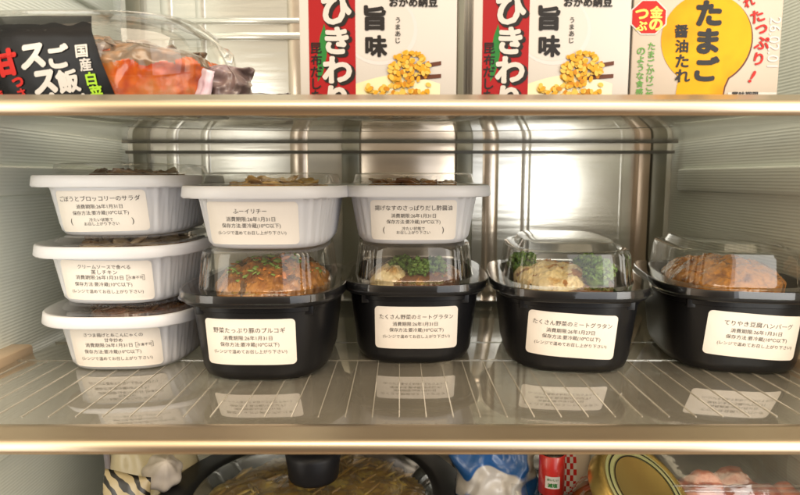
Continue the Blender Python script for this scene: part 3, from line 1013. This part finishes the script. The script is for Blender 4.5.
for ch, u, v, s_, r_ in (('た', 103, 103, 9, .5), ('れ', 111, 95, 9, .45), ('た', 120, 81, 12, .35), ('っ', 125, 68, 8, .2), ('ぷ', 126, 54, 12, 0), ('り', 124, 38, 12, -.1), ('!', 119, 20, 12, -.45)):
    p.line(ch, u, v, height=s_, bold=0.035, rot=r_)
p.build('lettering', at3(0.0005), M['vred'], o)
p = Print(); p.column('たまごかけご飯', 19, 51, 7, 8.3, 0.02); p.column('のような食感', 9, 46, 7, 8.3, 0.02); p.build('lettering', at3(0.0004), M['pgreen2'], o, -9)
p = Print(); p.rect(96, -6, 144, 4); p.build('panel', at3(0.00042), M['ppwhite'], o)
p = Print(); p.line('賞味期限', 113, 1.5, width=26, bold=0.03); p.build('lettering', at3(0.0006), M['pblack'], o)
p = Print(); p.line('26.02.01', 138, 55, width=50, bold=0.0, rot=R(-90)); p.build('lettering', at3(0.0004), M['pgrey'], o)


# ------------------------------------------------------------------ kimchi tub and bags on the upper shelf
KX, KY = -0.213, 0.385 - CAM_D
t = thing('kimchi_tub', 'clear tub of orange kimchi wrapped in a black printed sleeve', 'kimchi tub', (KX, KY + 0.066, TOPZ + 0.0006), 0)
KR = [(0.0, 0.080, 0.058, 3.2), (0.002, 0.084, 0.062, 3.2), (0.030, 0.0895, 0.0665, 3.2), (0.047, 0.0870, 0.0650, 3.2), (0.056, 0.0780, 0.060, 3.2), (0.060, 0.072, 0.056, 3.2)]
loft('cup', KR, M['lid'], t, 200, flute=lambda f, n, L: 0.0012 * math.cos(f * L / 0.022 * 6.283) * max(0, n[0]), cap0=True)
loft('film_lid', [(0.0585, 0.0745, 0.0585, 3.2), (0.0605, 0.0755, 0.0595, 3.2), (0.0612, 0.0745, 0.0585, 3.2), (0.0612, 0.060, 0.045, 3.0)], M['film'], t, 160, cap0=False, cap1=True)
su = Surf(0.002, (0.084, 0.062, 3.2), 0.030, (0.0895, 0.0665, 3.2), 0.16)
su2 = Surf(0.030, (0.0895, 0.0665, 3.2), 0.047, (0.0870, 0.065, 3.2), 0.16)
su3 = Surf(0.047, (0.0870, 0.0650, 3.2), 0.060, (0.072, 0.056, 3.2), 0.16)


def ks(s, z, off):
    return (su if z < 0.030 else su2 if z < 0.047 else su3)(s, z, off)


V, F = [], []
NR, NC = 14, 60
for r in range(NR + 1):
    z = 0.002 + (0.0575 - 0.002) * r / NR
    s1 = 0.0345 - 0.016 * (r / NR)
    for c in range(NC + 1):
        V.append(ks(-0.15 + (s1 + 0.15) * c / NC, z, 0.0006 + 0.0004 * noise.noise(Vector((c * .3, r * .4, 3)))))
for r in range(NR):
    for c in range(NC):
        b = r * (NC + 1) + c
        F.append((b, b + 1, b + NC + 2, b + NC + 1))
sl = mesh_obj('sleeve', V, F, M['sleeve'], t)
KPX = 0.00062


def kat(off):
    # (u,v): photo pixels, u from image column 0, v up from the trim line
    return lambda u, v, k=0: ks((u - 68) * KPX - 0.0, 0.0062 + v * KPX, off + k * 0.000006)


p = Print()
p.line('ス', 44, 40, height=21, bold=0.06, rot=R(8), skew=.15); p.line('ス', 53, 15, height=20, bold=0.06, rot=R(8), skew=.15)
p.line('ム', 60, -6, height=20, bold=0.06, rot=R(8))
p.line('ご', 70, 40, height=21, bold=0.055, rot=R(8)); p.line('飯', 76, 16, height=21, bold=0.045, rot=R(8)); p.line('が', 83, -7, height=19, bold=0.05, rot=R(8))
p.line('国', 93, 45, height=12, bold=0.03, rot=R(5)); p.line('産', 96, 32, height=12, bold=0.03, rot=R(5))
p.build('lettering', kat(0.0014), M['ppwhite'], sl, -8.5)
p = Print(); p.line('白', 99.5, 18.5, height=12, bold=0.04, rot=R(5)); p.line('菜', 103, 5.5, height=12, bold=0.04, rot=R(5)); p.build('lettering', kat(0.0014), M['lime'], sl, -8.5)
p = Print(); p.line('甘', 15, 34, height=24, bold=0.06, rot=R(8)); p.line('っ', 25, 15, height=8, bold=0.05, rot=R(8)); p.line('さ', 27, 4, height=9, bold=0.05, rot=R(8))
p.line('う', 0, 15, height=9, bold=0.05, rot=R(8)); p.line('ま', 3, 3, height=9, bold=0.05, rot=R(8)); p.build('lettering', kat(0.0014), M['vred'], sl, -8.5)
f = thing('kimchi', 'orange kimchi filling the clear tub behind the black sleeve', 'food', (KX, KY + 0.066, TOPZ + 0.001))
V, F = [], []
NZ_, NA = 40, 420
prof = [(0.002, 0.92), (0.006, 0.955), (0.030, 0.965), (0.036, 0.93), (0.040, 0.80)]
for r in range(NZ_ + 1):
    z = 0.002 + 0.038 * r / NZ_
    kk = float(np.interp(z, [q[0] for q in prof], [q[1] for q in prof]))
    pp, _L = outline(np.interp(z, [0, .002, .03, .047], [.080, .084, .0895, .087]) * kk, np.interp(z, [0, .002, .03, .047], [.058, .062, .0665, .065]) * kk, 3.2, NA)
    for i_, (x, y) in enumerate(pp):
        q = Vector((x, y, z))
        d = 1 + 0.022 * noise.noise(q * 70) + 0.016 * noise.noise(q * 190)
        V.append((x * d, y * d, z + 0.004 * noise.noise(q * 60 + Vector((3, 1, 2))) * (r / NZ_)))
for r in range(NZ_):
    for i_ in range(NA):
        F.append((r * NA + i_, r * NA + (i_ + 1) % NA, (r + 1) * NA + (i_ + 1) % NA, (r + 1) * NA + i_))
F.append(tuple(range(NA))[::-1]); F.append(tuple(range(NZ_ * NA, NZ_ * NA + NA)))
fm = []
for fc in F:
    c_ = Vector((sum(V[i_][0] for i_ in fc) / len(fc), sum(V[i_][1] for i_ in fc) / len(fc), sum(V[i_][2] for i_ in fc) / len(fc)))
    fm.append(1 if c_.z + 0.007 * noise.noise(c_ * 60) > 0.0265 and noise.noise(c_ * 45 + Vector((7, 1, 3))) < 0.28 else 0)
mesh_obj('cabbage', V, F, None, f, True, [M['kimchi'], M['kimleaf']], fm)
lumps('leaf', heap(120, 0.068, 0.048, 0.036, 0.049, 0.004, 0.009, 10, (1.5, 1, .35)), M['kimleaf'], f, 10)


def pouch(name, w, h, t_, seed, material, parent=None, crumple=0.006, nx=40, nz=30, freq=22, mats=None, picker=None):
    """crumpled film bag standing in the xz plane, closed front and back"""
    V, F, fm = [], [], []
    o = Vector((seed * 3.7, seed * 1.9, seed * 2.3))
    for side in (-1, 1):
        for j in range(nz + 1):
            for i in range(nx + 1):
                u, v = i / nx * 2 - 1, j / nz * 2 - 1
                th = t_ / 2 * max(0, (1 - u ** 4)) ** .6 * max(0, (1 - v ** 4)) ** .6
                p0 = Vector((u * w / 2, side * th, (v + 1) * h / 2))
                q = p0 * freq + o
                d = Vector((noise.noise(q), noise.noise(q + Vector((9, 0, 0))), noise.noise(q + Vector((0, 9, 0))) * 0.5)) * crumple
                d += Vector((0, noise.noise(q * 2.7), 0)) * crumple * 0.5 * side * (1 if th > 0 else 0)
                if j == 0:
                    d.z = abs(d.z)
                V.append(p0 + d)
    n1 = (nx + 1) * (nz + 1)
    for s in (0, 1):
        for j in range(nz):
            for i in range(nx):
                b = s * n1 + j * (nx + 1) + i
                q = (b, b + 1, b + nx + 2, b + nx + 1)
                F.append(q if s == 0 else q[::-1])
                fm.append(picker(i / nx, j / nz, s) if picker else 0)
    o_ = mesh_obj(name, V, F, material, parent, True, mats, fm)
    bm = bmesh.new(); bm.from_mesh(o_.data)
    bmesh.ops.remove_doubles(bm, verts=bm.verts, dist=0.00002)
    bm.to_mesh(o_.data); bm.free()
    return o_


# flap of clear film sticking out of the tub's right shoulder
V, F = [], []
for i in range(13):
    for j in range(7):
        a = pix(166 + 68 * i / 12, 16 + 40 * (i / 12) ** 1.3, 0.415 + 0.03 * j / 6)
        V.append((a.x - KX, a.y - (KY + 0.066), a.z - TOPZ - 0.0006 + 0.003 * noise.noise(Vector((i * .5, j * .6, 1))) - 0.008 * j / 6 * (1 - i / 12)))
for i in range(12):
    for j in range(6):
        b = i * 7 + j
        F.append((b, b + 1, b + 8, b + 7))
fl = mesh_obj('film_flap', V, F, M['film'], t)

g = pix(228, 97, 0.435)
o = pouch('snack_bag', 0.046, 0.034, 0.030, 4, M['bagpink'], None, 0.008, 70, 50, freq=75)
o.location = (g.x - 0.004, g.y, TOPZ + 0.0006); tag(o, 'crumpled pink and brown bag squeezed beside the kimchi tub', 'bag')
rs = pouch('folded_edge', 0.011, 0.030, 0.006, 12, M['pinkedge'], o, 0.003, 24, 40, 60)
rs.location = (-0.013, -0.021, 0.0); rs.rotation_euler = (0, R(20), 0)
g = pix(258, 97, 0.47)
o = pouch('produce_bag', 0.052, 0.022, 0.03, 6, M['baggrey'], None, 0.007, 70, 40, freq=70)
o.location = (g.x, g.y + 0.02, TOPZ + 0.0006); tag(o, 'small dull grey bag lying behind the pink bag', 'bag')

# ------------------------------------------------------------------ things on the bottom shelf
PCX, PCY = -0.072, 0.475 - CAM_D
HP = 0.144 - 0.264          # rim plane
pan = thing('frying_pan', 'black pan with a glass lid and round black knob', 'pan', (PCX, PCY, LOWZ + 0.0006))
hz = HP - LOWZ
loft('body', [(0.0, 0.100, 0.100, 2), (0.003, 0.106, 0.106, 2), (hz - 0.012, 0.124, 0.124, 2), (hz - 0.006, 0.128, 0.128, 2), (hz - 0.005, 0.126, 0.126, 2), (0.008, 0.104, 0.104, 2), (0.006, 0.09, 0.09, 2)], M['panblk'], pan, 120, cap0=True, cap1=True)
lidp = loft('lid', [(hz - 0.002, 0.108, 0.108, 2), (hz + 0.004, 0.098, 0.098, 2), (hz + 0.009, 0.080, 0.080, 2), (hz + 0.0130, 0.055, 0.055, 2), (hz + 0.0155, 0.03, 0.03, 2), (hz + 0.016, 0.012, 0.012, 2)], M['panglass'], pan, 120, cap0=False, cap1=True)
loft('lid_ring', [(hz - 0.006, 0.1265, 0.1265, 2), (hz - 0.006, 0.131, 0.131, 2), (hz - 0.003, 0.132, 0.132, 2), (hz + 0.0005, 0.128, 0.128, 2), (hz + 0.003, 0.108, 0.108, 2), (hz + 0.004, 0.100, 0.100, 2), (hz + 0.001, 0.098, 0.098, 2)], M['panblk'], lidp, 120, cap0=False)
loft('knob', [(hz + 0.0155, 0.020, 0.020, 2), (hz + 0.018, 0.021, 0.021, 2), (hz + 0.026, 0.0215, 0.0215, 2), (hz + 0.036, 0.023, 0.023, 2), (hz + 0.040, 0.0215, 0.0215, 2), (hz + 0.0415, 0.016, 0.016, 2)], M['knob'], lidp, 60, cap0=True, cap1=True)
o = mound('fried_noodles', 0.098, 0.098, hz - 0.020, hz - 0.010, M['noodle'], None, 21, 0.0032, 70, None, 0, 120, 0.3)
rn = random.Random(21)
f = []
for _ in range(260):
    a_, q = rn.uniform(0, 6.283), 0.088 * math.sqrt(rn.random())
    f.append((q * math.cos(a_), q * math.sin(a_), rn.uniform(hz - 0.014, hz - 0.006), rn.uniform(0.008, 0.016), 0.0016, 0.0016, rn.uniform(0, 3.14)))
lumps('strands', f, M['noodle'], o, 21)
o.location = (PCX, PCY, LOWZ + 0.0006); tag(o, 'golden fried noodles seen through the glass pan lid', 'food')

# left: yellow pouch, striped pouch, garlic
g = pix(148, 470, 0.52)
o = pouch('food_pouch', 0.085, 0.125, 0.045, 8, M['kraft'], None, 0.007)
o.location = (g.x + 0.001, g.y + 0.012, LOWZ + 0.0006); tag(o, 'yellowish crumpled paper pouch standing left of the black pan', 'pouch')
sd = pouch('seam', 0.006, 0.120, 0.004, 3, M['baggrey'], o, 0.002, 6, 24); sd.location = (-0.036, -0.014, 0.003)
g = pix(95, 486, 0.44)


o = pouch('snack_pouch', 0.036, 0.116, 0.022, 9, M['zebra'], None, 0.005, 60, 60, 22)
o.location = (g.x + 0.004, g.y + 0.012, LOWZ + 0.0006); o.rotation_euler = (0, R(8), 0)
tag(o, 'small yellow pouch with black tiger stripes beside the left wall', 'pouch')
# garlic bulb resting between pouch and pan
g = pix(146, 468, 0.425)
bm = bmesh.new()
r = bmesh.ops.create_uvsphere(bm, u_segments=40, v_segments=24, radius=1)
for v in bm.verts:
    a_ = math.atan2(v.co.y, v.co.x)
    k = 1 + 0.07 * math.cos(a_ * 7)
    zz = v.co.z
    rr = math.hypot(v.co.x, v.co.y) * (1 if zz < 0.2 else 1 - 0.35 * (zz - 0.2))
    v.co = Vector((rr * k * 0.016 * math.cos(a_), rr * k * 0.016 * math.sin(a_), (zz if zz < 0.6 else zz + (zz - 0.6) * 1.6) * 0.013))
o = bm_obj('garlic', bm, M['garlic'], None)
o.location = (PCX - 0.130, PCY + 0.010, HP + 0.0145); o.rotation_euler = (0.6, 0.5, 0)
tag(o, 'pale garlic bulb between the yellowish pouch and the pan', 'garlic')

# right: blue and white bag, clear sheet, sauce bottle, check packet, jar, ham


g = pix(497, 474, 0.46)
o = pouch('frozen_food_bag', 0.066, 0.132, 0.040, 11, M['bluewhite'], None, 0.009, 60, 60, 38)
o.location = (g.x, g.y + 0.01, LOWZ + 0.0006); tag(o, 'crumpled blue and white bag standing right of the pan', 'bag')
g = pix(533, 474, 0.44)
o = pouch('clear_bag', 0.016, 0.112, 0.05, 13, M['film'], None, 0.004, 20, 30)
o.location = (g.x + 0.002, g.y + 0.02, LOWZ + 0.0006); o.rotation_euler = (0, R(-6), R(8)); tag(o, 'narrow clear plastic bag beside the blue and white bag', 'bag')
g = pix(556, 468, 0.425)
bt = thing('sauce_bottle', 'dark bottle with a red neck label beside the check packet', 'bottle', (g.x, g.y + 0.012, LOWZ + 0.0006))
loft('bottle', [(0, 0.022, 0.022, 2), (0.002, 0.024, 0.024, 2), (0.080, 0.024, 0.024, 2), (0.098, 0.0096, 0.0096, 2), (0.100, 0.0092, 0.0092, 2), (0.140, 0.0092, 0.0092, 2)], M['darksauce'], bt, 60, cap1=True)
loft('neck_label', [(0.1085, 0.0093, 0.0093, 2), (0.1085, 0.0097, 0.0097, 2), (0.139, 0.0097, 0.0097, 2), (0.1395, 0.0092, 0.0092, 2)], M['redcap'], bt, 60, cap0=False)
sb = Surf(0.09, (0.0097, 0.0097, 2), 0.134, (0.0097, 0.0097, 2), 0.025)
V, F = [], []
for j in range(5):
    for i in range(9):
        V.append(sb(-0.0070 + 0.011 * i / 8, 0.1150 + 0.0095 * j / 4, 0.0003))
for j in range(4):
    for i in range(8):
        b = j * 9 + i
        F.append((b, b + 1, b + 10, b + 9))
tg = mesh_obj('tag', V, F, M['ppwhite'], bt)
p = Print(); p.line('減塩', -0.0015, 0.1178, width=0.0066, bold=0.03); p.build('lettering', lambda u, v, k=0: sb(u, v, 0.0006 + k * 0.000006), M['pgreen'], tg)
p = Print(); p.line('おいしい', -0.0015, 0.1222, width=0.0078, bold=0.02); p.build('lettering', lambda u, v, k=0: sb(u, v, 0.0006 + k * 0.000006), M['pgreen'], tg)


g = pix(580, 474, 0.43)
o = pouch('seasoning_packet', 0.024, 0.138, 0.012, 15, M['whitefilm'], None, 0.002, 40, 60, 22, [M['ppwhite'], M['vred'], M['pcream']],
          lambda u, v, s: (1 if (int(u * 10) + int(v * 30)) % 2 == 0 else 0) if u < 0.5 else 2)
o.location = (g.x, g.y + 0.015, LOWZ + 0.0006); tag(o, 'white packet with red checks standing between bottle and jar', 'packet')

# jar, leaning to the right
JR = 0.039
lc = pix(647, 489, 0.405)
ax = Vector((0.40, -0.46, 0.78)).normalized()
jl = 0.075
jb = lc - ax * jl
jt = thing('glass_jar', 'tilted glass jar with a gold rimmed olive lid', 'jar', jb)
jt.rotation_mode = 'QUATERNION'
jt.rotation_quaternion = Vector((0, 0, 1)).rotation_difference(ax)
loft('glass', [(0, 0.030, 0.030, 2), (0.003, 0.034, 0.034, 2), (0.050, 0.035, 0.035, 2), (0.057, 0.033, 0.033, 2), (0.062, 0.033, 0.033, 2)], M['jar'], jt, 80)
jlid = loft('lid', [(0.060, JR - 0.002, JR - 0.002, 2), (0.061, JR, JR, 2), (0.0725, JR, JR, 2), (jl, JR - 0.0015, JR - 0.0015, 2), (jl + 0.0002, JR - 0.004, JR - 0.004, 2), (jl - 0.001, JR - 0.0055, JR - 0.0055, 2)], M['gold'], jt, 100, cap0=True, cap1=True, sharp_deg=60)
loft('lid_face', [(jl - 0.0008, JR - 0.0055, JR - 0.0055, 2), (jl - 0.0006, 0.028, 0.028, 2), (jl - 0.0014, 0.024, 0.024, 2), (jl - 0.0014, 0.012, 0.012, 2)], M['olive'], jlid, 80, cap0=False, cap1=True)
for r0, r1 in ((0.0300, 0.0310), (0.0255, 0.0264)):
    loft('ring_line', [(jl - 0.0003, r0, r0, 2), (jl - 0.0002, r1, r1, 2)], M['pblack'], jlid, 80, cap0=False)
o = lumps('brown_paste', [(0, 0, 0.026, 0.030, 0.030, 0.022, 0)], M['paste'], None, 51, 3, 0.08)
o.rotation_mode = 'QUATERNION'; o.rotation_quaternion = jt.rotation_quaternion; o.location = jb
tag(o, 'brown paste inside the tilted glass jar', 'food')

g = pix(742, 486, 0.43)
rn = random.Random(31)
pts = [(0, 0, 0.048, 0.050, 0.030, 0.046, 0.2), (-0.026, -0.012, 0.078, 0.024, 0.018, 0.026, 0.4), (0.016, -0.014, 0.076, 0.030, 0.018, 0.020, 0.1), (0.044, 0, 0.062, 0.022, 0.018, 0.028, 0)]
o = lumps('ham', pts, M['meat'], None, 61, 4, 0.22)
o.location = (g.x, g.y + 0.02, LOWZ + 0.018); tag(o, 'pink ham lumps inside the clear zip bag', 'meat')
o = pouch('zip_bag', 0.130, 0.140, 0.078, 17, M['film'], None, 0.007, 44, 40, 20)
o.location = (g.x + 0.002, g.y + 0.02, LOWZ + 0.0006); tag(o, 'clear zip bag of ham leaning by the right wall', 'bag')
bm = bmesh.new()
for k in range(2):
    bm_box(bm, -0.060, 0.060, -0.0015, 0.0005, 0.117 + k * 0.004, 0.1185 + k * 0.004, bev=0.0004)
z = bm_obj('zip_strip', bm, M['film'], o)
z.location = (0, -0.03, 0)
